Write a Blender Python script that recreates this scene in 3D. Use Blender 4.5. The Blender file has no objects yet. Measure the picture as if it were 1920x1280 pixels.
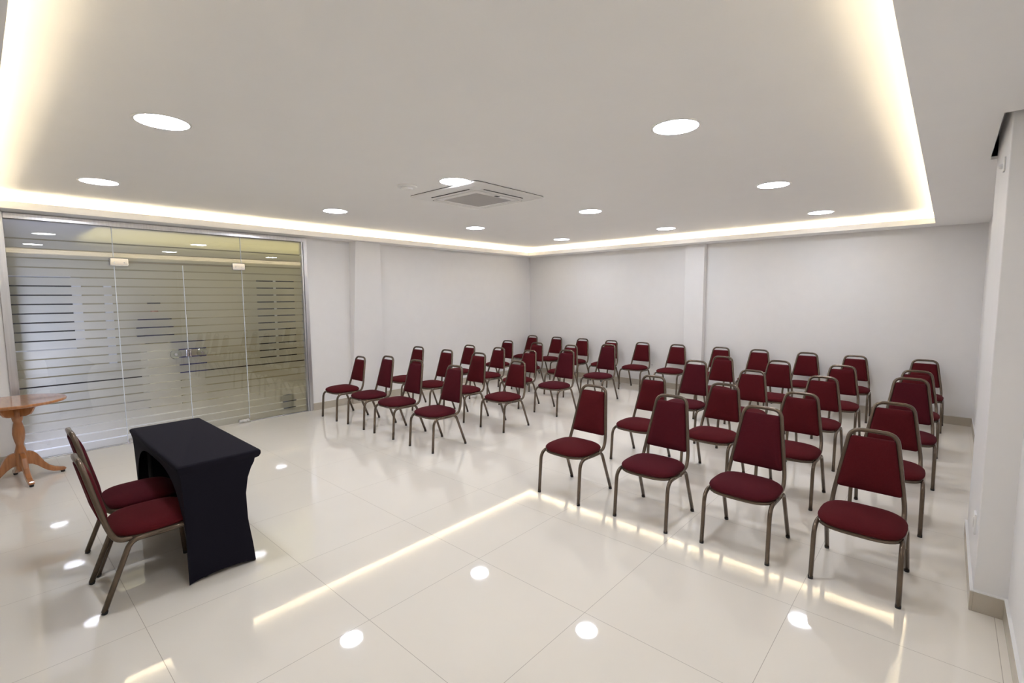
import bpy, bmesh, math, random
from mathutils import Vector, Matrix
import numpy as np
random.seed(4)
PI = math.pi
scene = bpy.context.scene
COL = scene.collection

# ---------------------------------------------------------------- camera
def make_camera():
    yaw, pitch, roll = 2.3043, 0.0913, -0.0062
    f = Vector((math.cos(pitch)*math.cos(yaw), math.cos(pitch)*math.sin(yaw), -math.sin(pitch)))
    r = f.cross(Vector((0, 0, 1))).normalized()
    u = r.cross(f)
    r2 = r*math.cos(roll) + u*math.sin(roll)
    u2 = -r*math.sin(roll) + u*math.cos(roll)
    cam = bpy.data.cameras.new('camera')
    cam.lens = 906.64/1920*36
    cam.sensor_width = 36
    cam.clip_start = 0.02
    o = bpy.data.objects.new('camera', cam)
    m = Matrix((r2, u2, -f)).transposed().to_4x4()
    m.translation = Vector((7.3139, -8.7535, 1.75))
    o.matrix_world = m
    COL.objects.link(o)
    scene.camera = o
make_camera()

# ---------------------------------------------------------------- world, exposure, light strengths
W = bpy.data.worlds.new('world'); scene.world = W; W.use_nodes = True
W.node_tree.nodes['Background'].inputs[0].default_value = (0.55, 0.62, 1.0, 1)
W.node_tree.nodes['Background'].inputs[1].default_value = 0.3
vs = scene.view_settings
vs.view_transform = 'Standard'; vs.look = 'None'; vs.gamma = 1; vs.use_curve_mapping = False
vs.exposure = 0.37
DOWNLIGHT = 54.0
LED_STRIP = 28.0
LOBBY_WARM = 18.0
LOBBY_COOL = 58.0
scene.cycles.max_bounces = 10
scene.cycles.diffuse_bounces = 6
scene.cycles.glossy_bounces = 6
scene.cycles.transparent_max_bounces = 12
scene.cycles.caustics_reflective = False
scene.cycles.caustics_refractive = False
scene.cycles.sample_clamp_indirect = 60

def area_light(name, loc, rot, sx, sy, power, color):
    l = bpy.data.lights.new(name, 'AREA'); l.shape = 'RECTANGLE'; l.size = sx; l.size_y = sy
    l.energy = power; l.color = color
    o = bpy.data.objects.new(name, l); o.location = loc; o.rotation_euler = rot; COL.objects.link(o)
    return o
# light inside the lobby beyond the glass: warm ceiling light, cool unseen fill added at its left end to tint the film
area_light('lobby_ceiling_light', (-1.1, -6.0, 2.62), (0, 0, 0), 1.6, 3.4, LOBBY_WARM, (1.0, .85, .34))
area_light('lobby_cool_fill', (-.38, -9.0, 1.2), (PI/2, 0, -.1), .35, 1.2, LOBBY_COOL, (.54, .60, 1.0))

# ---------------------------------------------------------------- materials
def mat(name, color=(.8, .8, .8), rough=.5, metal=0, **kw):
    m = bpy.data.materials.new(name); m.use_nodes = True
    b = m.node_tree.nodes['Principled BSDF']
    b.inputs['Base Color'].default_value = (*color, 1)
    b.inputs['Roughness'].default_value = rough
    b.inputs['Metallic'].default_value = metal
    for k, v in kw.items():
        b.inputs[k.replace('_', ' ')].default_value = v
    return m
def add_noise(m, scale, c0, c1, bump=0, detail=3, stretch=(1, 1, 1), coord='Object'):
    nt = m.node_tree; N = nt.nodes; L = nt.links; b = N['Principled BSDF']
    tc = N.new('ShaderNodeTexCoord'); mp = N.new('ShaderNodeMapping'); mp.inputs['Scale'].default_value = stretch
    n = N.new('ShaderNodeTexNoise'); n.inputs['Scale'].default_value = scale; n.inputs['Detail'].default_value = detail
    cr = N.new('ShaderNodeValToRGB')
    cr.color_ramp.elements[0].position = .3; cr.color_ramp.elements[1].position = .7
    cr.color_ramp.elements[0].color = (*c0, 1); cr.color_ramp.elements[1].color = (*c1, 1)
    L.new(tc.outputs[coord], mp.inputs[0]); L.new(mp.outputs[0], n.inputs[0]); L.new(n.outputs[0], cr.inputs[0])
    L.new(cr.outputs[0], b.inputs['Base Color'])
    if bump:
        bp = N.new('ShaderNodeBump'); bp.inputs['Strength'].default_value = bump; bp.inputs['Distance'].default_value = .002
        L.new(n.outputs[0], bp.inputs['Height']); L.new(bp.outputs[0], b.inputs['Normal'])
    return m
def emis(name, color, strength):
    m = bpy.data.materials.new(name); m.use_nodes = True; nt = m.node_tree
    nt.nodes.remove(nt.nodes['Principled BSDF'])
    e = nt.nodes.new('ShaderNodeEmission'); e.inputs[0].default_value = (*color, 1); e.inputs[1].default_value = strength
    nt.links.new(e.outputs[0], nt.nodes['Material Output'].inputs[0])
    return m

M = {}
M['wall'] = add_noise(mat('wall_paint', rough=.55), 6, (.80, .785, .77), (.815, .80, .785), bump=.05)
M['ceil'] = add_noise(mat('ceiling_paint', rough=.8), 4, (.90, .89, .875), (.91, .90, .885))
M['soffit'] = M['ceil']
M['skirt'] = add_noise(mat('skirting_tile', rough=.25), 9, (.49, .44, .36), (.53, .48, .40))
M['skirt_top'] = mat('skirting_top', (.8, .79, .77), .4)
M['alu'] = add_noise(mat('brushed_aluminium', rough=.28, metal=.9), 60, (.62, .62, .64), (.72, .72, .74), stretch=(1, 1, .03))
M['chrome'] = mat('chrome', (.75, .75, .77), .12, 1)
M['edge'] = mat('glass_edge', (.74, .78, .80), .2)
M['dark_gap'] = mat('dark_gap', (.03, .028, .025), .8)
M['bronze'] = add_noise(mat('bronze_tube', rough=.22, metal=.55), 30, (.135, .098, .068), (.155, .115, .082))
M['cap'] = mat('black_rubber', (.012, .011, .010), .6)
def fabric(name, a, b):
    m = add_noise(mat(name, rough=.9, Specular_IOR_Level=.12, Sheen_Weight=.02, Sheen_Roughness=.4), 260, a, b, bump=.25, detail=2)
    m.node_tree.nodes['Principled BSDF'].inputs['Sheen Tint'].default_value = (1, .5, .5, 1)
    return m
M['red'] = fabric('burgundy_fabric', (.076, .0066, .0095), (.094, .0085, .012))
M['plum'] = fabric('plum_burgundy_fabric', (.066, .0066, .0115), (.082, .0085, .0142))
M['black_cloth'] = add_noise(mat('black_stretch_cloth', rough=.85, Specular_IOR_Level=.12, Sheen_Weight=.02, Sheen_Roughness=.4), 400, (.0080, .0068, .0115), (.010, .0088, .015), bump=.15)
M['black_cloth'].node_tree.nodes['Principled BSDF'].inputs['Sheen Tint'].default_value = (.5, .5, .8, 1)
M['plastic'] = mat('white_plastic', (.80, .79, .77), .3)
M['plastic_grey'] = mat('grey_grille', (.60, .58, .57), .6)
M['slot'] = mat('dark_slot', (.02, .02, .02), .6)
M['lamp'] = emis('lamp_diffuser', (.92, .965, 1.09), DOWNLIGHT)
M['led'] = emis('led_strip', (1, .83, .55), LED_STRIP)
M['navy'] = mat('navy_cloth', (.01, .012, .04), .8)
M['navy_panel'] = mat('navy_panel', (.03, .03, .10), .4)
M['skin'] = mat('skin', (.42, .22, .14), .5)
M['hair'] = mat('black_hair', (.008, .007, .006), .5)
M['teal'] = mat('teal_glass_edge', (.02, .22, .17), .15)
M['darkglass'] = mat('dark_glazing', (.02, .022, .028), .08)
M['white'] = mat('white_paint', (.78, .78, .8), .5)
M['lobby_wall'] = add_noise(mat('lobby_wall_paint', rough=.6), 4, (.46, .41, .27), (.50, .44, .30))
M['dark_skirt'] = mat('dark_skirting', (.03, .025, .02), .4)
M['bin'] = mat('dark_grey_plastic', (.05, .055, .06), .5)

def wood_mat():
    m = mat('varnished_wood', rough=.28, Coat_Weight=.9, Coat_Roughness=.08)
    nt = m.node_tree; N = nt.nodes; L = nt.links; b = N['Principled BSDF']
    tc = N.new('ShaderNodeTexCoord'); mp = N.new('ShaderNodeMapping'); mp.inputs['Scale'].default_value = (3, 22, 3)
    n = N.new('ShaderNodeTexNoise'); n.inputs['Scale'].default_value = 2.2; n.inputs['Detail'].default_value = 5
    cr = N.new('ShaderNodeValToRGB')
    cr.color_ramp.elements[0].position = .3; cr.color_ramp.elements[1].position = .72
    cr.color_ramp.elements[0].color = (.33, .12, .032, 1); cr.color_ramp.elements[1].color = (.48, .20, .065, 1)
    L.new(tc.outputs['Object'], mp.inputs[0]); L.new(mp.outputs[0], n.inputs[0]); L.new(n.outputs[0], cr.inputs[0]); L.new(cr.outputs[0], b.inputs['Base Color'])
    return m
M['wood'] = wood_mat()

def floor_mat():
    m = mat('polished_porcelain', rough=.035)
    m.node_tree.nodes['Principled BSDF'].inputs['IOR'].default_value = 1.75
    nt = m.node_tree; N = nt.nodes; L = nt.links; b = N['Principled BSDF']
    geo = N.new('ShaderNodeNewGeometry'); sep = N.new('ShaderNodeSeparateXYZ'); L.new(geo.outputs['Position'], sep.inputs[0])
    def joint(out, off, size):
        a = N.new('ShaderNodeMath'); a.operation = 'SUBTRACT'; a.inputs[1].default_value = off; L.new(out, a.inputs[0])
        d = N.new('ShaderNodeMath'); d.operation = 'PINGPONG'; d.inputs[1].default_value = size/2; L.new(a.outputs[0], d.inputs[0])
        l = N.new('ShaderNodeMath'); l.operation = 'LESS_THAN'; l.inputs[1].default_value = .0013; L.new(d.outputs[0], l.inputs[0])
        return l.outputs[0]
    jx = joint(sep.outputs[0], 5.06, .845); jy = joint(sep.outputs[1], -6.60, .83)
    mx = N.new('ShaderNodeMath'); mx.operation = 'MAXIMUM'; L.new(jx, mx.inputs[0]); L.new(jy, mx.inputs[1])
    n = N.new('ShaderNodeTexNoise'); n.inputs['Scale'].default_value = 1.1; n.inputs['Detail'].default_value = 4; L.new(geo.outputs['Position'], n.inputs[0])
    cr = N.new('ShaderNodeValToRGB'); cr.color_ramp.elements[0].color = (.80, .755, .67, 1); cr.color_ramp.elements[1].color = (.825, .78, .695, 1)
    cr.color_ramp.elements[0].position = .35; cr.color_ramp.elements[1].position = .65
    L.new(n.outputs[0], cr.inputs[0])
    mix = N.new('ShaderNodeMix'); mix.data_type = 'RGBA'; L.new(mx.outputs[0], mix.inputs[0]); L.new(cr.outputs[0], mix.inputs[6])
    mix.inputs[7].default_value = (.36, .32, .26, 1)
    L.new(mix.outputs[2], b.inputs['Base Color'])
    r = N.new('ShaderNodeMapRange'); r.inputs[3].default_value = .035; r.inputs[4].default_value = .5; L.new(mx.outputs[0], r.inputs[0]); L.new(r.outputs[0], b.inputs['Roughness'])
    return m
M['floor'] = floor_mat()

def clear_glass():
    m = bpy.data.materials.new('clear_glass'); m.use_nodes = True; nt = m.node_tree; N = nt.nodes; L = nt.links
    N.remove(N['Principled BSDF'])
    t = N.new('ShaderNodeBsdfTransparent'); t.inputs[0].default_value = (.93, .96, .94, 1)
    g = N.new('ShaderNodeBsdfGlossy'); g.inputs['Roughness'].default_value = .0
    f = N.new('ShaderNodeFresnel'); f.inputs[0].default_value = 1.85
    x = N.new('ShaderNodeMixShader'); L.new(f.outputs[0], x.inputs[0]); L.new(t.outputs[0], x.inputs[1]); L.new(g.outputs[0], x.inputs[2])
    L.new(x.outputs[0], N['Material Output'].inputs[0])
    return m
M['glass'] = clear_glass()
def film_glass():
    # frosted film with narrow clear lines every 10 cm
    m = bpy.data.materials.new('frosted_film'); m.use_nodes = True; nt = m.node_tree; N = nt.nodes; L = nt.links
    N.remove(N['Principled BSDF'])
    geo = N.new('ShaderNodeNewGeometry'); sep = N.new('ShaderNodeSeparateXYZ'); L.new(geo.outputs['Position'], sep.inputs[0])
    pp = N.new('ShaderNodeMath'); pp.operation = 'PINGPONG'; pp.inputs[1].default_value = .05
    ad = N.new('ShaderNodeMath'); ad.operation = 'ADD'; ad.inputs[1].default_value = -.003
    L.new(sep.outputs[2], ad.inputs[0]); L.new(ad.outputs[0], pp.inputs[0])
    lt = N.new('ShaderNodeMath'); lt.operation = 'LESS_THAN'; lt.inputs[1].default_value = .0074; L.new(pp.outputs[0], lt.inputs[0])
    lo = N.new('ShaderNodeMath'); lo.operation = 'GREATER_THAN'; lo.inputs[1].default_value = .05; L.new(sep.outputs[2], lo.inputs[0])
    hi = N.new('ShaderNodeMath'); hi.operation = 'LESS_THAN'; hi.inputs[1].default_value = 2.45; L.new(sep.outputs[2], hi.inputs[0])
    a1 = N.new('ShaderNodeMath'); a1.operation = 'MULTIPLY'; L.new(lt.outputs[0], a1.inputs[0]); L.new(lo.outputs[0], a1.inputs[1])
    a2 = N.new('ShaderNodeMath'); a2.operation = 'MULTIPLY'; L.new(a1.outputs[0], a2.inputs[0]); L.new(hi.outputs[0], a2.inputs[1])
    d = N.new('ShaderNodeBsdfDiffuse'); d.inputs[0].default_value = (.26, .25, .165, 1)
    tl = N.new('ShaderNodeBsdfTranslucent'); tl.inputs[0].default_value = (.80, .77, .60, 1)
    rf = N.new('ShaderNodeBsdfRefraction'); rf.inputs['IOR'].default_value = 1.18; rf.inputs['Roughness'].default_value = .45; rf.inputs[0].default_value = (.85, .83, .78, 1)
    m1 = N.new('ShaderNodeMixShader'); m1.inputs[0].default_value = .55; L.new(d.outputs[0], m1.inputs[1]); L.new(tl.outputs[0], m1.inputs[2])
    m2 = N.new('ShaderNodeMixShader'); m2.inputs[0].default_value = .35; L.new(m1.outputs[0], m2.inputs[1]); L.new(rf.outputs[0], m2.inputs[2])
    t = N.new('ShaderNodeBsdfTransparent'); t.inputs[0].default_value = (.93, .96, .94, 1)
    m3 = N.new('ShaderNodeMixShader'); L.new(a2.outputs[0], m3.inputs[0]); L.new(m2.outputs[0], m3.inputs[1]); L.new(t.outputs[0], m3.inputs[2])
    L.new(m3.outputs[0], N['Material Output'].inputs[0])
    return m
M['film'] = film_glass()

# ---------------------------------------------------------------- helpers
def link(name, me, m, parent=None, smooth=False):
    o = bpy.data.objects.new(name, me)
    if m is not None: me.materials.append(m)
    if smooth:
        for p in me.polygons: p.use_smooth = True
    COL.objects.link(o)
    if parent: o.parent = parent
    return o
def from_bm(name, bm, m, parent=None, smooth=False, bevel=0, seg=2, recalc=True):
    if recalc: bmesh.ops.recalc_face_normals(bm, faces=bm.faces)
    me = bpy.data.meshes.new(name); bm.to_mesh(me); bm.free()
    o = link(name, me, m, parent, smooth)
    if bevel:
        b = o.modifiers.new('bevel', 'BEVEL'); b.width = bevel; b.segments = seg; b.limit_method = 'ANGLE'
    return o
def add_box(bm, x0, x1, y0, y1, z0, z1):
    vs_ = [bm.verts.new((x, y, z)) for z in (z0, z1) for y in (y0, y1) for x in (x0, x1)]
    for f in ((0, 2, 3, 1), (4, 5, 7, 6), (0, 1, 5, 4), (2, 6, 7, 3), (0, 4, 6, 2), (1, 3, 7, 5)):
        bm.faces.new([vs_[i] for i in f])
def box(name, x0, x1, y0, y1, z0, z1, m, parent=None, bevel=0):
    bm = bmesh.new(); add_box(bm, min(x0, x1), max(x0, x1), min(y0, y1), max(y0, y1), min(z0, z1), max(z0, z1))
    return from_bm(name, bm, m, parent, bevel=bevel)
def add_tube(bm, pts, rx, ry=None, n=8, up=None, cap=True):
    """sweep an elliptical section along pts"""
    ry = ry or rx
    pts = [Vector(p) for p in pts]; rings = []
    nrm = None
    for i, p in enumerate(pts):
        t = (pts[min(i+1, len(pts)-1)] - pts[max(i-1, 0)]).normalized()
        if nrm is None:
            a = Vector(up) if up else (Vector((1, 0, 0)) if abs(t.x) < .9 else Vector((0, 1, 0)))
            nrm = (a - t*a.dot(t)).normalized()
        else:
            nrm = (nrm - t*nrm.dot(t)).normalized()
        bi = t.cross(nrm)
        rings.append([bm.verts.new(p + nrm*rx*math.cos(2*PI*k/n) + bi*ry*math.sin(2*PI*k/n)) for k in range(n)])
    for a, b in zip(rings, rings[1:]):
        for k in range(n): bm.faces.new((a[k], a[(k+1) % n], b[(k+1) % n], b[k]))
    if cap:
        bm.faces.new(rings[0][::-1]); bm.faces.new(rings[-1])
def fillet(pts, r, seg=5):
    """round the corners of a polyline"""
    pts = [Vector(p) for p in pts]; out = [pts[0]]
    for i in range(1, len(pts)-1):
        a, b, c = pts[i-1], pts[i], pts[i+1]
        rr = r[i] if isinstance(r, (list, tuple)) else r
        rr = min(rr, (a-b).length*.49, (c-b).length*.49)
        p0 = b + (a-b).normalized()*rr; p1 = b + (c-b).normalized()*rr
        for k in range(seg+1):
            t = k/seg
            out.append(p0*(1-t)**2 + b*2*t*(1-t) + p1*t*t)
    out.append(pts[-1]); return out
def add_lathe(bm, prof, n=32, c=(0, 0), cap=True):
    rings = [[bm.verts.new((c[0]+r*math.cos(2*PI*k/n), c[1]+r*math.sin(2*PI*k/n), z)) for k in range(n)] for r, z in prof]
    for a, b in zip(rings, rings[1:]):
        for k in range(n): bm.faces.new((a[k], a[(k+1) % n], b[(k+1) % n], b[k]))
    if cap: bm.faces.new(rings[0][::-1]); bm.faces.new(rings[-1])
def add_rings(bm, rings):
    vr = [[bm.verts.new(p) for p in r] for r in rings]
    n = len(vr[0])
    for a, b in zip(vr, vr[1:]):
        for k in range(n): bm.faces.new((a[k], a[(k+1) % n], b[(k+1) % n], b[k]))
    bm.faces.new(vr[0][::-1]); bm.faces.new(vr[-1])
def add_prism(bm, outline, mapf, t0, t1):
    a = [bm.verts.new(mapf(u, v, t0)) for u, v in outline]; b = [bm.verts.new(mapf(u, v, t1)) for u, v in outline]
    n = len(a)
    for k in range(n): bm.faces.new((a[k], a[(k+1) % n], b[(k+1) % n], b[k]))
    bm.faces.new(a[::-1]); bm.faces.new(b)
def thing(name, label, cat, loc=(0, 0, 0), rz=0, group=None):
    o = bpy.data.objects.new(name, None); o.empty_display_size = .1; COL.objects.link(o)
    o.location = loc; o.rotation_euler = (0, 0, rz)
    o['label'] = label; o['category'] = cat
    if group: o['group'] = group
    return o
def tag(o, label, cat, group=None):
    o['label'] = label; o['category'] = cat
    if group: o['group'] = group
    return o
def st(o):
    o['kind'] = 'structure'; return o

# ---------------------------------------------------------------- room shell
HS, HC = 2.665, 2.83            # soffit and raised ceiling heights
TX0, TX1, TY0, TY1 = .29, 7.13, -8.615, -.39   # tray opening
WX, YB = 7.64, -12.4            # right wall, wall behind the camera
PX, PY0, PY1 = 7.505, -5.15, -4.03            # pillar
GY0, GY1 = -8.56, -5.30         # glazed opening in the left wall
LX, LY0, LY1 = -3.6, -10.2, -3.4              # lobby beyond

st(box('floor', LX-.1, WX+.1, YB-.1, .1, -.1, 0, M['floor']))
st(box('ceiling', 0, WX, YB, 0, HC, HC+.1, M['ceil']))
def soffit():
    bm = bmesh.new()
    C = .19      # cove depth behind the lip
    z0, z1 = HS, HS+.02
    # slab ring, notched round the pillar
    add_box(bm, 0, TX0, YB, 0, z0, z1)
    add_box(bm, TX0, TX1, TY1, 0, z0, z1)
    add_box(bm, TX0, TX1, YB, TY0, z0, z1)
    g = .035
    add_box(bm, TX1, PX-g, YB, 0, z0, z1)
    add_box(bm, PX-g, WX, PY1+.0, 0, z0, z1)
    add_box(bm, PX-g, WX, YB, PY0-g, z0, z1)
    # lips
    t, zl = .015, HS+.072
    add_box(bm, TX0-t, TX0, TY0-t, TY1+t, z1, zl); add_box(bm, TX1, TX1+t, TY0-t, TY1+t, z1, zl)
    add_box(bm, TX0, TX1, TY1, TY1+t, z1, zl); add_box(bm, TX0, TX1, TY0-t, TY0, z1, zl)
    # cove backs
    add_box(bm, 0, TX0-C, YB, 0, z1, HC); add_box(bm, TX1+C, PX-g, YB, 0, z1, HC)
    add_box(bm, TX0-C, TX1+C, TY1+C, 0, z1, HC); add_box(bm, TX0-C, TX1+C, YB, TY0-C, z1, HC)
    return st(from_bm('ceiling', bm, M['soffit']))
soffit()
st(box('wall_back', -.15, WX+.15, 0, .15, 0, HC+.1, M['wall']))
st(box('wall_front', -.15, WX+.15, YB-.15, YB, 0, HC+.1, M['wall']))
st(box('wall_right', WX, WX+.15, YB, 0, 0, HC+.1, M['wall']))
bm = bmesh.new()
add_box(bm, -.15, 0, GY1, 0, 0, HC+.1); add_box(bm, -.15, 0, YB, GY0, 0, HC+.1); add_box(bm, -.15, 0, GY0, GY1, HS-.005, HC+.1)
st(from_bm('wall_left', bm, M['wall']))
# pillar at the right, with a shadow gap in the soffit
st(box('wall_pillar', PX, WX+.01, PY0, PY1, 0, HC, M['wall'], bevel=.004))
# shallow pilasters
st(box('trim_back', 3.745, 4.085, -.12, 0, 0, HS, M['wall'], bevel=.003))
bm = bmesh.new()
vv = [bm.verts.new(p) for p in [(0, -4.645, 0), (.05, -4.645, 0), (.05, -4.03, 0), (0, -4.03, 0), (0, -4.59, HS), (.17, -4.57, HS), (.17, -4.12, HS), (0, -4.12, HS)]]
for f in ((0, 1, 2, 3), (4, 7, 6, 5), (0, 4, 5, 1), (1, 5, 6, 2), (2, 6, 7, 3), (3, 7, 4, 0)): bm.faces.new([vv[i] for i in f])
st(from_bm('trim_left', bm, M['wall'], bevel=.003))

def baseboard(name, segs):
    """segs: list of boxes x0,x1,y0,y1 ; tile skirting with a pale top bead"""
    bm = bmesh.new()
    for s in segs: add_box(bm, *s, 0, .112)
    o = st(from_bm(name, bm, M['skirt'], bevel=.002))
    bm = bmesh.new()
    for s in segs: add_box(bm, *s, .112, .118)
    from_bm('top_bead', bm, M['skirt_top'], o)
t = .014
baseboard('baseboard_back', [(0, 3.745-t, -t, 0), (4.085+t, WX, -t, 0), (3.745-t, 4.085+t, -.12-t, -.12), (3.745-t, 3.745, -.12, 0), (4.085, 4.085+t, -.12, 0)])
baseboard('baseboard_left', [(0, t, -4.03, -t), (0, t, GY1, -4.645), (.0, .05+t, -4.645, -4.03)])
baseboard('baseboard_corner', [(0, t, YB, GY0)])
baseboard('baseboard_pillar', [(PX-t, PX, PY0-t, PY1), (PX, WX, PY0-t, PY0)])
baseboard('baseboard_right', [(WX-t, WX, YB, PY0-t), (WX-t, WX, PY1, -t)])

# LED strips in the cove
zl0 = HS+.022
for nm, b_ in (('back', (TX0-.12, TX1+.12, TY1+.13, TY1+.142)), ('front', (TX0-.12, TX1+.12, TY0-.142, TY0-.13)),
               ('left', (TX0-.142, TX0-.13, TY0-.05, TY1+.05)), ('right', (TX1+.13, TX1+.142, TY0-.05, TY1+.05))):
    o = box('led_strip', *b_, zl0, zl0+.01, M['led'])
    side = {'back': 'along the wall behind the last chair row', 'front': 'on the side nearest the photographer', 'left': 'on the glass door side', 'right': 'on the pillar side'}[nm]
    tag(o, 'warm white light strip hidden in ceiling recess ' + side, 'light strip', 'light strips in the ceiling recess')

# ---------------------------------------------------------------- glass front
def pane(name, y0, y1, z0, z1, parent):
    bm = bmesh.new(); add_box(bm, -.040, -.030, y0, y1, z0, z1)
    o = from_bm(name, bm, M['glass'], parent)
    o.data.materials.append(M['film'])
    for p in o.data.polygons:
        if p.normal.x < -.9: p.material_index = 1
    return o
YJ = (-8.49, -7.61, -6.915, -6.22, -5.38)
win = bpy.data.objects.new('window_1', None); COL.objects.link(win); st(win)
win.location = (0, -6.93, 0)
def wpar(o):
    o.location = (o.location.x-0, o.location.y+6.93, o.location.z); return o
g = .003
wpar(pane('glass_pane', YJ[0], YJ[1]-g, .012, 2.60, win))
wpar(pane('glass_pane', YJ[3]+g, YJ[4], .012, 2.60, win))
wpar(pane('transom_pane', YJ[1]+g, YJ[3]-g, 2.195, 2.60, win))
bm = bmesh.new()
add_box(bm, -.09, .012, GY0, YJ[0], 0, 2.665); add_box(bm, -.09, .012, YJ[4]+.025, GY1, 0, 2.665); add_box(bm, -.075, -.0, YJ[4], YJ[4]+.022, 0, 2.64)
add_box(bm, -.09, .012, YJ[0], YJ[4]+.03, 2.60, 2.658)
add_box(bm, -.05, -.02, YJ[0], YJ[1], 0, .012); add_box(bm, -.05, -.02, YJ[3], YJ[4], 0, .012)
wpar(from_bm('frame', bm, M['alu'], win, bevel=.003))
def patch(y0, y1, z0, z1, parent, off):
    bm = bmesh.new(); add_box(bm, -.06, -.012, y0, y1, z0, z1)
    o = from_bm('hinge_patch', bm, M['chrome'], parent, bevel=.012, seg=3); o.location.y += off
    for k in (.25, .75):
        b2 = bmesh.new(); yy = y0+(y1-y0)*k
        add_tube(b2, [(-.013, yy, (z0+z1)/2-.01), (-.006, yy, (z0+z1)/2-.01)], .007, n=10)
        s = from_bm('screw', b2, M['alu'], o)
def glass_edge(y, z0, z1, parent, off):
    bm = bmesh.new(); add_box(bm, -.041, -.027, y-.0035, y+.0035, z0, z1)
    o = from_bm('glass_edge', bm, M['edge'], parent); o.location.y += off
for y_, z_ in ((YJ[1], 2.60), (YJ[3], 2.60)): glass_edge(y_, .06, z_, win, 6.93)
def door(name, y0, y1, hinge_left, hy):
    d = bpy.data.objects.new(name, None); COL.objects.link(d); st(d); yc = (y0+y1)/2; d.location = (0, yc, 0)
    p = pane('glass_pane', y0+g, y1-g, .012, 2.185, d); p.location.y -= yc
    # top and bottom pivots
    if hinge_left:
        patch(y0-.045, y0+.14, 2.145, 2.245, d, -yc); patch(y0+.005, y0+.16, .006, .055, d, -yc)
    else:
        patch(y1-.12, y1+.045, 2.145, 2.245, d, -yc); patch(y1-.15, y1-.005, .006, .055, d, -yc)
    # round glass knob: disc with a metal hub
    bm = bmesh.new()
    add_lathe(bm, [(.056, 0), (.062, .004), (.062, .010), (.056, .014)], 32)
    bmesh.ops.rotate(bm, verts=bm.verts, matrix=Matrix.Rotation(PI/2, 3, 'Y'))
    bmesh.ops.translate(bm, verts=bm.verts, vec=(.012, hy-yc, 1.05))
    k = from_bm('handle', bm, M['knob'], d, smooth=False)
    bm = bmesh.new(); add_tube(bm, [(-.032, hy-yc, 1.05), (.034, hy-yc, 1.05)], .016, n=16)
    from_bm('hub', bm, M['chrome'], k, smooth=False)
    return d
def knob_mat():
    m = bpy.data.materials.new('glass_knob'); m.use_nodes = True; N = m.node_tree.nodes; L = m.node_tree.links
    N.remove(N['Principled BSDF'])
    t_ = N.new('ShaderNodeBsdfTransparent'); t_.inputs[0].default_value = (.95, .97, .95, 1)
    g_ = N.new('ShaderNodeBsdfGlossy'); g_.inputs['Roughness'].default_value = .05
    lw = N.new('ShaderNodeLayerWeight'); lw.inputs[0].default_value = .45
    x = N.new('ShaderNodeMixShader'); L.new(lw.outputs[0], x.inputs[0]); L.new(t_.outputs[0], x.inputs[1]); L.new(g_.outputs[0], x.inputs[2]); L.new(x.outputs[0], N['Material Output'].inputs[0])
    return m
M['knob'] = knob_mat()
d1 = door('door_1', YJ[1], YJ[2], True, -7.07)
d2 = door('door_2', YJ[2], YJ[3], False, -6.775)
glass_edge(YJ[2]-.004, .02, 2.18, d1, 7.2625)
bm = bmesh.new(); add_box(bm, -.058, -.010, -6.945+7.2625, -6.917+7.2625, 1.005, 1.10)
from_bm('lock', bm, M['chrome'], d1, bevel=.006)
bm = bmesh.new(); add_box(bm, -.058, -.010, -6.913+6.5675, -6.885+6.5675, 1.005, 1.10)
from_bm('lock', bm, M['chrome'], d2, bevel=.006)

# ---------------------------------------------------------------- lobby beyond the glass
st(box('wall_lobby_far', LX-.15, LX, LY0, LY1, 0, 2.8, M['lobby_wall']))
st(box('wall_lobby_left', LX, -.15, LY0-.15, LY0, 0, 2.8, M['lobby_wall']))
st(box('wall_lobby_right', LX, -.15, LY1, LY1+.15, 0, 2.8, M['lobby_wall']))
st(box('ceiling', LX-.15, -.15, LY0-.15, LY1+.15, 2.75, 2.85, M['ceil']))
st(box('baseboard_lobby', LX, LX+.015, LY0, LY1, .30, .38, M['dark_skirt']))
def lobby_window(name, y0, y1, z0, z1, mull):
    w = bpy.data.objects.new(name, None); COL.objects.link(w); st(w); w.location = (LX, (y0+y1)/2, 0); oy = -(y0+y1)/2
    o = box('glass_pane', 0, .01, y0+oy, y1+oy, z0, z1, M['darkglass'], w)
    bm = bmesh.new()
    for (a, b) in mull: add_box(bm, 0, .03, a+oy, b+oy, z0, z1)
    add_box(bm, 0, .03, y0+oy, y1+oy, z1, z1+.04)
    add_box(bm, 0, .03, y0+oy, y1+oy, z0-.04, z0)
    from_bm('frame', bm, M['white'], w)
lobby_window('window_2', -4.72, -3.93, .45, 2.2, [(-4.38, -4.33)])
lobby_window('window_3', -8.5, -7.64, .95, 2.12, [(-7.64, -7.52)])
st(box('trim_lobby', LX, LX+.04, -7.23, -7.12, .6, 2.1, M['white']))
# reception counter
rc = thing('reception_counter', 'reception counter with teal glass top behind the glass doors', 'counter', (-2.3, -6.55, 0))
box('body', -.25, .25, -.42, .0, 0, 1.02, M['lobby_wall'], rc, bevel=.005)
box('front_panel', -.25, .25, .0, .40, .50, 1.05, M['navy_panel'], rc, bevel=.005)
box('glass_top', -.27, .27, .0, .42, 1.12, 1.135, M['teal'], rc, bevel=.002)
bm = bmesh.new()
bm.free()
for yy in (.03, .38):
    bm = bmesh.new(); add_tube(bm, [(0, yy, 1.05), (0, yy, 1.12)], .012); from_bm('support', bm, M['chrome'], rc)
box('base', -.2, .2, .02, .38, 0, .5, M['lobby_wall'], rc)
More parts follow.
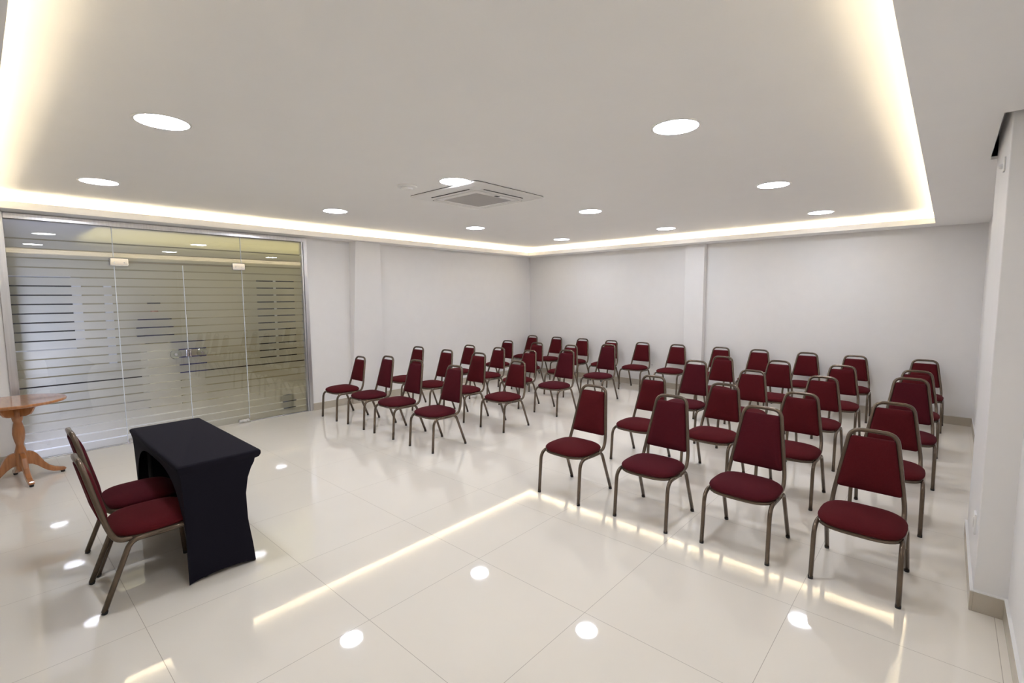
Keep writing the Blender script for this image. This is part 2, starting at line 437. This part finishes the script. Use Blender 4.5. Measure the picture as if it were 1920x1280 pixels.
# waste bin
wb = thing('waste_bin', 'dark grey waste bin behind the right end of the frosted glass', 'bin', (-.34, -5.52, 0))
bm = bmesh.new(); add_lathe(bm, [(.085, 0), (.105, .19), (.11, .20), (.11, .215), (.098, .215), (.080, .02)], 24)
from_bm('body', bm, M['bin'], wb, smooth=False)
bm = bmesh.new(); add_lathe(bm, [(.108, .216), (.11, .222), (.06, .238), (.03, .24)], 24)
from_bm('lid', bm, M['bin'], wb, smooth=False)

# ---------------------------------------------------------------- person in the lobby
def person(loc, rz):
    p = thing('person', 'person with black hair in navy clothes standing in the lobby, arms folded', 'person', loc, rz)
    me = bpy.data.meshes.new('body')
    J = {  # joint: (pos, radius) ; faces +y
     'pel': ((0, 0, .98), .125), 'spi': ((0, .01, 1.15), .115), 'che': ((0, 0, 1.31), .115), 'nk0': ((0, -.01, 1.47), .07), 'nk1': ((0, .0, 1.54), .052), 'hd0': ((0, .015, 1.62), .078), 'hd1': ((0, .01, 1.70), .088), 'hd2': ((0, 0, 1.765), .06)}
    E = [('pel', 'spi'), ('spi', 'che'), ('che', 'nk0'), ('nk0', 'nk1'), ('nk1', 'hd0'), ('hd0', 'hd1'), ('hd1', 'hd2')]
    for s, S in ((1, 'r'), (-1, 'l')):
        J.update({'sh'+S: ((s*.15, 0, 1.385), .045), 'el'+S: ((s*.215, .05, 1.15), .043), 'wr'+S: ((-s*.02, .19, 1.20+.03*s), .027), 'ha'+S: ((-s*.085, .195, 1.21+.03*s), .030),
                  'hi'+S: ((s*.09, 0, .90), .10), 'kn'+S: ((s*.10, .01, .50), .062), 'an'+S: ((s*.10, -.01, .09), .042), 'to'+S: ((s*.115, .14, .035), .033)})
        E += [('che', 'sh'+S), ('sh'+S, 'el'+S), ('el'+S, 'wr'+S), ('wr'+S, 'ha'+S), ('pel', 'hi'+S), ('hi'+S, 'kn'+S), ('kn'+S, 'an'+S), ('an'+S, 'to'+S)]
        for q in range(4):
            n0 = 'f%d%s' % (q, S)
            J[n0] = ((-s*(.155-.008*abs(q-1.5)), .19+.006*q, 1.235+.03*s-.017*q), .008)
            E.append(('ha'+S, n0))
        J['th'+S] = ((-s*.10, .19, 1.265+.03*s), .009); E.append(('ha'+S, 'th'+S))
    ks = list(J)
    me.from_pydata([J[k][0] for k in ks], [(ks.index(a), ks.index(b)) for a, b in E], [])
    o = link('body', me, M['skin'], p)
    o.modifiers.new('skin', 'SKIN'); 
    me.skin_vertices or None
    if not me.skin_vertices:
        pass
    sv = me.skin_vertices[0].data
    for i, k in enumerate(ks):
        r = J[k][1]; sv[i].radius = (r, r*(.8 if k in ('pel', 'spi', 'che') else 1)); sv[i].use_root = (k == 'pel')
    sb = o.modifiers.new('sub', 'SUBSURF'); sb.levels = 2; sb.render_levels = 2
    # clothes: shirt with sleeves, trousers
    def cloth(nm, rings, m):
        bm = bmesh.new(); add_rings(bm, rings); c = from_bm(nm, bm, m, p, smooth=True)
        s2 = c.modifiers.new('sub', 'SUBSURF'); s2.levels = 1; s2.render_levels = 2
    def ell(cx, cy, z, a, b, n=16): return [(cx+a*math.cos(2*PI*k/n), cy+b*math.sin(2*PI*k/n), z) for k in range(n)]
    cloth('shirt', [ell(0, 0, .90, .175, .13), ell(0, 0, 1.0, .17, .135), ell(0, .01, 1.15, .155, .13), ell(0, .005, 1.3, .18, .15), ell(0, 0, 1.42, .185, .12), ell(0, -.005, 1.48, .10, .085), ell(0, -.005, 1.50, .07, .07)], M['navy'])
    for s in (1, -1):
        bm = bmesh.new()
        add_tube(bm, fillet([(s*.13, 0, 1.43), (s*.175, 0, 1.42), (s*.225, .05, 1.14), (s*.10, .14, 1.165+.02*s)], .04, 4), .062, .062, n=12)
        from_bm('sleeve', bm, M['navy'], p, smooth=True)
        cloth('trouser_leg', [ell(s*.085, 0, .10, .065, .075), ell(s*.09, 0, .5, .08, .085), ell(s*.085, 0, .85, .10, .12), ell(s*.07, 0, .95, .10, .125)], M['navy'])
        bm = bmesh.new(); add_rings(bm, [ell(s*.11, .04, .0, .048, .135), ell(s*.11, .04, .04, .05, .135), ell(s*.105, .0, .09, .045, .07)])
        from_bm('shoe', bm, M['cap'], p, smooth=True)
    bm = bmesh.new(); bmesh.ops.create_uvsphere(bm, u_segments=24, v_segments=16, radius=1)
    bmesh.ops.scale(bm, verts=bm.verts, vec=(.095, .105, .115)); bmesh.ops.translate(bm, verts=bm.verts, vec=(0, -.018, 1.705))
    dele = [v for v in bm.verts if v.co.y > .045 and v.co.z < 1.745]
    bmesh.ops.delete(bm, geom=dele, context='VERTS')
    h = from_bm('hair', bm, M['hair'], p, smooth=True); so = h.modifiers.new('th', 'SOLIDIFY'); so.thickness = .012
    # face
    bm = bmesh.new(); add_rings(bm, [[(x, .10+y, z) for x, y, z in ((-.006, -.015, 1.70), (.006, -.015, 1.70), (0, -.005, 1.70))], [(x, .10+y, z) for x, y, z in ((-.013, -.01, 1.66), (.013, -.01, 1.66), (0, .012, 1.662))], [(x, .10+y, z) for x, y, z in ((-.010, -.012, 1.65), (.010, -.012, 1.65), (0, -.006, 1.65))]])
    from_bm('nose', bm, M['skin'], p, smooth=True)
    for s in (1, -1):
        bm = bmesh.new(); bmesh.ops.create_uvsphere(bm, u_segments=12, v_segments=8, radius=.011); bmesh.ops.translate(bm, verts=bm.verts, vec=(s*.031, .083, 1.69)); from_bm('eye', bm, M['hair'], p, smooth=True)
        bm = bmesh.new(); bmesh.ops.create_uvsphere(bm, u_segments=12, v_segments=8, radius=1); bmesh.ops.scale(bm, verts=bm.verts, vec=(.009, .018, .03)); bmesh.ops.translate(bm, verts=bm.verts, vec=(s*.088, 0, 1.675)); from_bm('ear', bm, M['skin'], p, smooth=True)
    bm = bmesh.new(); add_tube(bm, [(-.022, .085, 1.618), (0, .094, 1.616), (.022, .085, 1.618)], .005, n=6); from_bm('mouth', bm, M['red'], p, smooth=True)
person((-2.98, -6.65, 0), math.radians(80))

# ---------------------------------------------------------------- chairs
def chair_outline(hw0, hw1, z0, z1, r0, r1, seg=5):
    """rounded trapezoid, z up, half widths hw0 (bottom) hw1 (top)"""
    pts = [(-hw0, z0, r0), (hw0, z0, r0), (hw1, z1, r1), (-hw1, z1, r1)]
    out = []
    for i in range(4):
        a = Vector(pts[i-1][:2]); b = Vector(pts[i][:2]); c = Vector(pts[(i+1) % 4][:2]); r = pts[i][2]
        p0 = b+(a-b).normalized()*r; p1 = b+(c-b).normalized()*r
        for k in range(seg+1):
            t_ = k/seg; out.append(p0*(1-t_)**2+b*2*t_*(1-t_)+p1*t_*t_)
    # extra points along sides for smooth shading
    return out
def make_chair(kind, fab):
    tall = kind == 'T'          # T tall back, N low back, S low back with a lower seat
    root = thing('stacking_chair', 'chair', 'chair')
    ZT = .925 if tall else .868
    DZ = -.036 if kind == 'S' else 0
    def back_f(z):   # lean of the backrest: forward coordinate at height z
        if z < .50: return -.19-(z-.42)*.25
        return -.205-(z-.48)*.215
    def P(x, f, z): return (x, -f, z)
    # seat cushion
    bm = bmesh.new(); rings = []
    def cush(s, z, n=40):
        out = []
        for k in range(n):
            a = 2*PI*k/n; c_, s_ = math.cos(a), math.sin(a); e = 2/3.3
            x = math.copysign(abs(c_)**e, c_)*.222*s; f = math.copysign(abs(s_)**e, s_)*(.226 if s_ > 0 else .195)*s
            x *= 1 - .05*max(0, -s_)
            out.append(P(x, f+.018, z))
        return out
    for s, z in ((.90, .392), (.965, .395), (.99, .404), (1.0, .412), (.985, .421), (.94, .431), (.86, .441), (.70, .452), (.45, .460), (.2, .463)): rings.append(cush(s, z+DZ))
    add_rings(bm, rings); from_bm('seat', bm, fab, root, smooth=True)
    # seat frame hoop under the cushion
    bm = bmesh.new()
    ring = [Vector(p) for p in cush(.955, .383+DZ)]
    add_tube(bm, ring+[ring[0], ring[1]], .0095, .011, n=8)
    add_box(bm, -.20, .20, -.06, .06, .379+DZ, .392+DZ)
    from_bm('seat_frame', bm, M['bronze'], root, smooth=False)
    # back frame
    zt = ZT-.011
    pts = [P(.190, .10, .380+DZ), P(.191, -.165, .380+DZ), P(.187, back_f(.47), .47+DZ), P(.121, back_f(zt), zt)]
    R_ = fillet(pts[:4], [0, .055, .05, 0], 6)
    right = R_[:-1]
    top_r = fillet([right[-1], Vector(P(.124, back_f(zt), zt)), Vector(P(0, back_f(zt)-.006, zt+.002))], .062, 8)[1:]
    half = right+top_r
    left = [Vector((-p.x, p.y, p.z)) for p in reversed(half[:-1])]
    bm = bmesh.new(); add_tube(bm, half+left, .0138, .0152, n=10)
    from_bm('back_frame', bm, M['bronze'], root, smooth=True)
    # backrest pad, leaning
    z0 = {'T': .494, 'N': .510, 'S': .482}[kind]; z1 = ZT-.052
    bm = bmesh.new(); rings = []
    cz = (z0+z1)/2
    def hwid(z): return .187-(z-.47)*(.066/(zt-.47))-.010
    base = chair_outline(hwid(z0), hwid(z1), z0, z1, .022, .016)
    for s, d in ((.90, -.020), (.97, -.019), (1.0, -.010), (1.0, .008), (.975, .018), (.90, .025), (.70, .031), (.4, .034)):
        rings.append([P(u*s, back_f(cz+(v-cz)*s)+d, cz+(v-cz)*s) for u, v in base])
    add_rings(bm, rings); from_bm('backrest', bm, fab, root, smooth=True)
    # legs: front and rear on each side, bent at the top and meeting under the seat
    for s in (1, -1):
        bm = bmesh.new()
        pth = fillet([P(s*.214, .248, .012), P(s*.212, .222, .380+DZ), P(s*.207, .02, .374+DZ)], [0, .085, 0], 7)
        add_tube(bm, pth, .0138, .0152, n=10)
        lg = from_bm('leg', bm, M['bronze'], root, smooth=True)
        bm = bmesh.new(); add_tube(bm, [P(s*.214, .2485, 0), P(s*.214, .2475, .018)], .0145, .0145, n=12); from_bm('foot_cap', bm, M['cap'], lg)
        bm = bmesh.new()
        pth = fillet([P(s*.216, -.248, .012), P(s*.209, -.105, .376+DZ), P(s*.207, .03, .374+DZ)], [0, .05, 0], 7)
        add_tube(bm, pth, .0138, .0152, n=10)
        lg = from_bm('leg', bm, M['bronze'], root, smooth=True)
        bm = bmesh.new(); add_tube(bm, [P(s*.216, -.2485, 0), P(s*.216, -.242, .018)], .0145, .0145, n=12); from_bm('foot_cap', bm, M['cap'], lg)
    return root
PROTO = {}
def copy_tree(o, parent=None):
    c = o.copy(); COL.objects.link(c); c.parent = parent
    for ch in list(o.children): copy_tree(ch, c)
    return c
def place_chair(kind, x, y, rz, label, group):
    if kind not in PROTO:
        PROTO[kind] = make_chair(kind[0], M['plum'] if kind[1] == 'p' else M['red']); o = PROTO[kind]
    else: o = copy_tree(PROTO[kind])
    o.location = (x, y, 0); o.rotation_euler = (0, 0, math.radians(rz)); o['label'] = label; o['group'] = group; o['category'] = 'chair'
    return o
ORD = ['first', 'second', 'third', 'fourth', 'fifth', 'sixth', 'seventh', 'eighth', 'ninth', 'tenth', 'eleventh']
ROWS = [
 (-5.14, 'front row', [('Nr', .70), ('Tp', 1.40), ('Tp', 2.075), ('Tp', 2.87)], [('Tr', 4.885, -5.215), ('Tp', 5.635, -5.19), ('Tp', 6.32, -5.16), ('Sr', 6.99, -5.15)]),
 (-4.03, 'second row', [('Tr', .66), ('Tr', 1.41), ('Tr', 2.13), ('Nr', 2.91)], [('Sr', 4.91), ('Nr', 5.68), ('Nr', 6.36), ('Nr', 7.035)]),
 (-2.88, 'third row', [('Nr', .72), ('Nr', 1.454), ('Nr', 2.166), ('Tp', 2.925)], [('Tp', 4.94), ('Nr', 5.63), ('Nr', 6.34), ('Tp', 7.083)]),
 (-1.73, 'fourth row', [('Nr', .63), ('Nr', 1.40), ('Nr', 2.19), ('Tp', 2.955)], [('Nr', 4.904), ('Nr', 5.643), ('Nr', 6.368), ('Nr', 7.091)]),
]
rng = random.Random(7)
for y, rn, left, right in ROWS:
    for blk, cs in (('left', left), ('right', right)):
        for i, c_ in enumerate(cs):
            yy = c_[2] if len(c_) > 2 else y+rng.uniform(-.02, .02)
            tb = 'tall-backed' if c_[0][0] == 'T' else 'low-backed'
            if blk == 'left':
                pos = ['nearest the glass doors', 'second from the left wall', 'third from the left wall', 'beside the centre aisle'][i]
            else:
                pos = ['beside the centre aisle', 'second from the aisle', 'third from the aisle', 'nearest the right pillar'][i]
            place_chair(c_[0], c_[1], yy, rng.uniform(-1.5, 1.5), f'{tb} burgundy chair, {rn} of the {blk} block, {pos}', 'burgundy chairs in the audience rows')
for i, x in enumerate((.19, .88, 1.565, 2.255, 2.945, 3.64, 4.418, 5.03, 5.711, 6.325, 7.095)):
    place_chair('Nr', x+.02, -.43, rng.uniform(-1.5, 1.5), f'low-backed burgundy chair in the last row against the back wall, {ORD[i]} from the left corner', 'burgundy chairs in the audience rows')
place_chair('Nr', 3.69, -8.14, 180, 'nearer burgundy chair pushed in behind the black covered table', 'chairs behind the covered table')
place_chair('Tp', 3.185, -8.10, 180, 'farther burgundy chair behind the black covered table, nearer the glass doors', 'chairs behind the covered table')

# ---------------------------------------------------------------- black covered table
def lerp_tab(tab, z):
    for (z0, a), (z1, b) in zip(tab, tab[1:]):
        if z <= z1: return a+(b-a)*(z-z0)/(z1-z0)
    return tab[-1][1]
TXA, TXB = 2.63, 3.955
yF = [(0, -7.602), (.12, -7.612), (.3, -7.634), (.475, -7.638), (.58, -7.622), (.64, -7.600), (.675, -7.580), (.70, -7.574), (.706, -7.548), (.72, -7.535), (.745, -7.537)]
yC = [(0, -7.990), (.3, -7.985), (.58, -7.992), (.70, -7.998), (.72, -8.012), (.745, -8.012)]
def cover():
    bm = bmesh.new()
    zs = [0, .06, .12, .2, .3, .39, .475, .53, .58, .61, .64, .66, .675, .69, .70, .706, .715, .725, .735, .742]
    r = .022
    def plan(z):
        """key corner coordinates with insets at height z"""
        over = 0 if z >= .704 else .012+.012*math.sin(PI*min(1, z/.7))
        return TXA+over*.3, TXB-over*.3, lerp_tab(yC, z), lerp_tab(yF, z)
    NX, NY = 16, 8
    def wallpt(u, z):
        """u in 0..3: 0-1 end panel near (chair->front), 1-2 front panel (near->far), 2-3 far end (front->chair)"""
        x0, x1, yc, yf = plan(z)
        pull = math.sin(PI*min(1, z/.70)) if z < .7 else 0
        if u <= 1: p = Vector((x1-.012*pull*math.sin(PI*u), yc+(yf-yc)*u, z))
        elif u <= 2: k = u-1; p = Vector((x1+(x0-x1)*k, yf-.030*pull*math.sin(PI*k), z))
        else: k = u-2; p = Vector((x0+.012*pull*math.sin(PI*k), yf+(yc-yf)*k, z))
        return p
    us = [0, .03, .08]+[i/NY for i in range(1, NY)]+[.96, .985, 1, 1.008, 1.02]+[1+i/NX for i in range(1, NX)]+[1.98, 1.992, 2, 2.015, 2.04]+[2+i/NY for i in range(1, NY)]+[2.92, 2.97, 3]
    us = sorted(set(us))
    grid = []
    for z in zs:
        row = []
        for u in us:
            zz = z
            lift = (.028 if (u < 1 or u > 2) else .05)*math.sin(PI*(u % 1 if u < 3 else 0))**.6 if 0 < (u % 1) < 1 else 0
            zz = z+lift*max(0, 1-z/.2)
            p = wallpt(u, z); p.z = zz
            # soften the vertical corners
            for cu in (1, 2):
                d_ = abs(u-cu)
                if d_ < .001:
                    x0, x1, yc, yf = plan(z); cx = x1 if cu == 1 else x0
                    p.x += (-.007 if cu == 1 else .007); p.y -= .007
            row.append(bm.verts.new(p))
        grid.append(row)
    for a, b in zip(grid, grid[1:]):
        for k in range(len(us)-1): bm.faces.new((a[k], a[k+1], b[k+1], b[k]))
    # chair side: cloth above an arch, flowing down to the two corners
    NA = 28; cols = []
    for i in range(NA+1):
        t_ = i/NA; tt = 1-2*t_            # 1 at far end .. -1 near end
        tt = math.copysign(abs(tt)**.55, tt)
        arch = .665*max(0, 1-abs(tt/1.0)**3.4)**(1/2.6) if abs(tt) < 1 else 0
        cols.append((tt, arch))
    nz = 10; cg = []
    for tt, arch in cols:
        col = []
        for j in range(nz+1):
            z = arch+(.742-arch)*(j/nz)
            x0, x1, yc, yf = plan(z)
            sw = .030 if True else 0
            k = (1-tt)/2
            x = x0+(x1-x0)*k
            col.append(bm.verts.new((x, yc+.0, z)))
        cg.append(col)
    for a, b in zip(cg, cg[1:]):
        for j in range(nz): bm.faces.new((a[j], a[j+1], b[j+1], b[j]))
    # top with a slight roundover
    z = .742; x0, x1, yc, yf = plan(z)
    def rr(ins, zz, n=5, rad=.016):
        out = []
        for cx, cy, a0 in ((x1-ins, yf-ins, 0), (x0+ins, yf-ins, PI/2), (x0+ins, yc+ins, PI), (x1-ins, yc+ins, 1.5*PI)):
            sx = 1 if cx > (x0+x1)/2 else -1; sy = 1 if cy > (yc+yf)/2 else -1
            for k in range(n):
                a = a0+PI/2*k/(n-1); out.append((cx-sx*rad+rad*math.cos(a), cy-sy*rad+rad*math.sin(a), zz))
        return out
    add_rings(bm, [rr(0, .722), rr(-.0015, .735), rr(.001, .744), rr(.006, .749), rr(.02, .7505)])
    bmesh.ops.remove_doubles(bm, verts=bm.verts, dist=.0008)
    o = from_bm('tablecloth', bm, M['black_cloth'], None, smooth=True)
    s = o.modifiers.new('th', 'SOLIDIFY'); s.thickness = .002; s.offset = -1
    e = o.modifiers.new('es', 'EDGE_SPLIT'); e.split_angle = math.radians(40)
    return tag(o, 'black stretch cover pulled tight over the small rectangular table', 'tablecloth')
cover()
tb = thing('folding_table', 'small rectangular table hidden under the black stretch cover', 'table', (3.29, -7.78, 0))
box('tabletop', -.645, .645, -.205, .22, .708, .732, M['bin'], tb, bevel=.004)
for sx in (-1, 1):
    for sy in (-1, 1):
        bm = bmesh.new(); add_tube(bm, [(sx*.60, sy*.12-.01, 0), (sx*.60, sy*.12-.01, .708)], .013, n=10); from_bm('leg', bm, M['cap'], tb, smooth=True)

# ---------------------------------------------------------------- round pedestal table
rt = thing('pedestal_table', 'round varnished wooden pedestal table beside the glass wall', 'table', (.70, -8.55, 0))
bm = bmesh.new(); R_ = .365
add_lathe(bm, [(R_-.014, .760), (R_-.004, .764), (R_, .772), (R_, .779), (R_-.004, .787), (R_-.012, .790), (.2, .7902)], 64)
from_bm('tabletop', bm, M['wood'], rt, smooth=False)
bm = bmesh.new()
prof = [(-.245, .760), (.245, .760), (.225, .745), (.195, .735), (.165, .715), (.15, .685), (.125, .655), (.09, .640), (.04, .634), (-.04, .634), (-.09, .640), (-.125, .655), (-.15, .685), (-.165, .715), (-.195, .735), (-.225, .745)]
for a in (math.radians(45), math.radians(135)):
    add_prism(bm, prof, lambda u, v, t_, a=a: (u*math.cos(a)-t_*math.sin(a), u*math.sin(a)+t_*math.cos(a), v), -.011, .011)
from_bm('bracket', bm, M['wood'], rt, bevel=.002)
bm = bmesh.new()
add_lathe(bm, [(.038, .10), (.048, .13), (.048, .27), (.044, .29), (.034, .33), (.029, .355), (.031, .37), (.042, .42), (.048, .47), (.044, .52), (.035, .565), (.031, .58), (.038, .60), (.042, .62), (.042, .76)], 10)
from_bm('column', bm, M['wood'], rt, smooth=True)
def cab_leg(a):
    bm = bmesh.new()
    up = [(.03, .285), (.06, .283), (.09, .270), (.115, .240), (.135, .20), (.16, .15), (.195, .105), (.235, .075), (.275, .060), (.305, .052), (.318, .040), (.316, .026)]
    lo = [(.30, .018), (.27, .020), (.22, .030), (.175, .055), (.14, .088), (.105, .125), (.07, .150), (.03, .16)]
    add_prism(bm, up+lo, lambda u, v, t_: (u*math.cos(a)-t_*math.sin(a), u*math.sin(a)+t_*math.cos(a), v), -.021, .021)
    o = from_bm('leg', bm, M['wood'], rt, bevel=.008, seg=3)
    bm = bmesh.new(); add_lathe(bm, [(.016, 0), (.018, .016)], 12, c=(.292*math.cos(a), .292*math.sin(a))); from_bm('foot_pad', bm, M['cap'], o)
for k in range(4): cab_leg(math.radians(8+90*k))

# ---------------------------------------------------------------- ceiling fittings
def downlight(x, y, label):
    o = thing('ceiling_light', label, 'ceiling light', (x, y, HC), 0, 'round recessed ceiling lights')
    return o
dl0 = None
COLN = ['column nearest the glass doors', 'middle column', 'column nearest the pillar']
ROWN = ['farthest row', 'second row from the back wall', 'third row from the back wall', 'nearest row to the photographer']
for ri, (yy, xs) in enumerate(((-1.24, (1.82, 3.88, 6.0)), (-3.42, (1.75, 3.86, 5.97)), (-5.66, (1.58, 3.82, 5.95)), (-7.9, (1.45, 3.68, 5.9)))):
    for ci, xx in enumerate(xs):
        lab = f'round bright ceiling light in {ROWN[ri]}, {COLN[ci]}'
        if dl0 is None:
            dl0 = thing('ceiling_light', lab, 'ceiling light', (xx, yy, HC), 0, 'round recessed ceiling lights')
            bm = bmesh.new(); add_lathe(bm, [(.137, 0), (.139, -.004), (.150, -.004), (.156, -.001), (.156, 0)], 48, cap=False); from_bm('trim_ring', bm, M['plastic'], dl0, smooth=False)
            bm = bmesh.new(); add_lathe(bm, [(.1385, -.0005), (.1385, -.003)], 48); from_bm('diffuser', bm, M['lamp'], dl0)
        else:
            c_ = copy_tree(dl0); c_.location = (xx, yy, HC); c_['label'] = lab
ac = thing('air_conditioner', 'square white cassette air conditioner set in the ceiling', 'air conditioner', (3.49, -5.05, HC))
bm = bmesh.new(); h = .52
def sq(h_, z, r=.05, n=5):
    out = []
    for q, (sx, sy) in enumerate(((1, 1), (-1, 1), (-1, -1), (1, -1))):
        for k in range(n):
            a = PI/2*q+PI/2*k/(n-1); out.append((sx*(h_-r)+r*math.cos(a), sy*(h_-r)+r*math.sin(a), z))
    return out
add_rings(bm, [sq(h, -.006), sq(h, -.014), sq(h-.01, -.02), sq(h-.075, -.032, .04), sq(h-.09, -.030, .04), sq(.35, -.030, .02)])
from_bm('panel', bm, M['plastic'], ac, smooth=False, bevel=0)
bm = bmesh.new(); add_rings(bm, [sq(h-.003, 0), sq(h-.003, -.006)]); from_bm('panel_shadow_line', bm, M['slot'], ac)  # dark ring drawn in as the shadow line around the panel
for q in range(4):
    a = PI/2*q
    bm = bmesh.new(); add_box(bm, -.29, .29, .385, .395, -.0345, -.028); bmesh.ops.rotate(bm, verts=bm.verts, matrix=Matrix.Rotation(a, 3, 'Z'))
    from_bm('air_slot', bm, M['slot'], ac)
    bm = bmesh.new(); add_box(bm, -.29, .29, .345, .384, -.037, -.030); bmesh.ops.rotate(bm, verts=bm.verts, matrix=Matrix.Rotation(a, 3, 'Z'))
    from_bm('louver', bm, M['plastic'], ac, bevel=.002)
bm = bmesh.new(); add_rings(bm, [sq(.318, -.030, .02), sq(.318, -.038, .02), sq(.31, -.041, .02)])
fr = from_bm('grille_frame', bm, M['plastic'], ac)
bm = bmesh.new()
for k in range(27): add_box(bm, -.25, .25, -.25+k*.0192, -.25+k*.0192+.008, -.046, -.0412)
add_box(bm, -.25, .25, -.25, .257, -.0418, -.0405)
from_bm('grille', bm, M['plastic_grey'], ac)
bm = bmesh.new(); add_box(bm, .275, .305, -.03, .03, -.044, -.0405); from_bm('display', bm, M['slot'], ac, bevel=.004)
sp = thing('smoke_detector', 'round flat white device on the ceiling beside the air conditioner', 'detector', (3.35, -5.86, HC))
bm = bmesh.new(); add_lathe(bm, [(.095, 0), (.098, -.010), (.092, -.018), (.06, -.022)], 40); from_bm('base', bm, M['plastic'], sp, smooth=False)
bm = bmesh.new(); add_lathe(bm, [(.055, -.022), (.05, -.034), (.035, -.038)], 32); from_bm('cover', bm, M['plastic'], sp, smooth=False)

# ---------------------------------------------------------------- small wall fittings
def plate(name, label, cat, x0, x1, y0, y1, z0, z1, key):
    o = thing(name, label, cat, ((x0+x1)/2, (y0+y1)/2, z0)); cx, cy = (x0+x1)/2, (y0+y1)/2
    box('plate', x0-cx, x1-cx, y0-cy, y1-cy, 0, z1-z0, M['plastic'], o, bevel=.002)
    k0, k1, k2, k3 = key
    box('socket', k0-cx, k1-cx, k2-cy, k3-cy, (z1-z0)*.3, (z1-z0)*.7, M['plastic_grey'], o)
plate('wall_outlet', 'white outlet plate low on the side of the right pillar', 'outlet', PX-.010, PX, -4.96, -4.88, .36, .48, (PX-.012, PX-.0095, -4.94, -4.90))
plate('wall_outlet', 'small white outlet plate on the back wall behind the chairs', 'outlet', 3.06, 3.13, -.010, 0, .39, .46, (3.08, 3.11, -.012, -.0095))
sn = thing('motion_sensor', 'small white sensor high on the side of the right pillar', 'sensor', (PX, -4.85, 2.47))
box('base', -.010, 0, -.025, .025, -.04, .04, M['plastic'], sn, bevel=.003)
bm = bmesh.new(); bmesh.ops.create_uvsphere(bm, u_segments=16, v_segments=10, radius=.014); bmesh.ops.translate(bm, verts=bm.verts, vec=(-.014, 0, -.01)); from_bm('lens', bm, M['plastic'], sn, smooth=True)
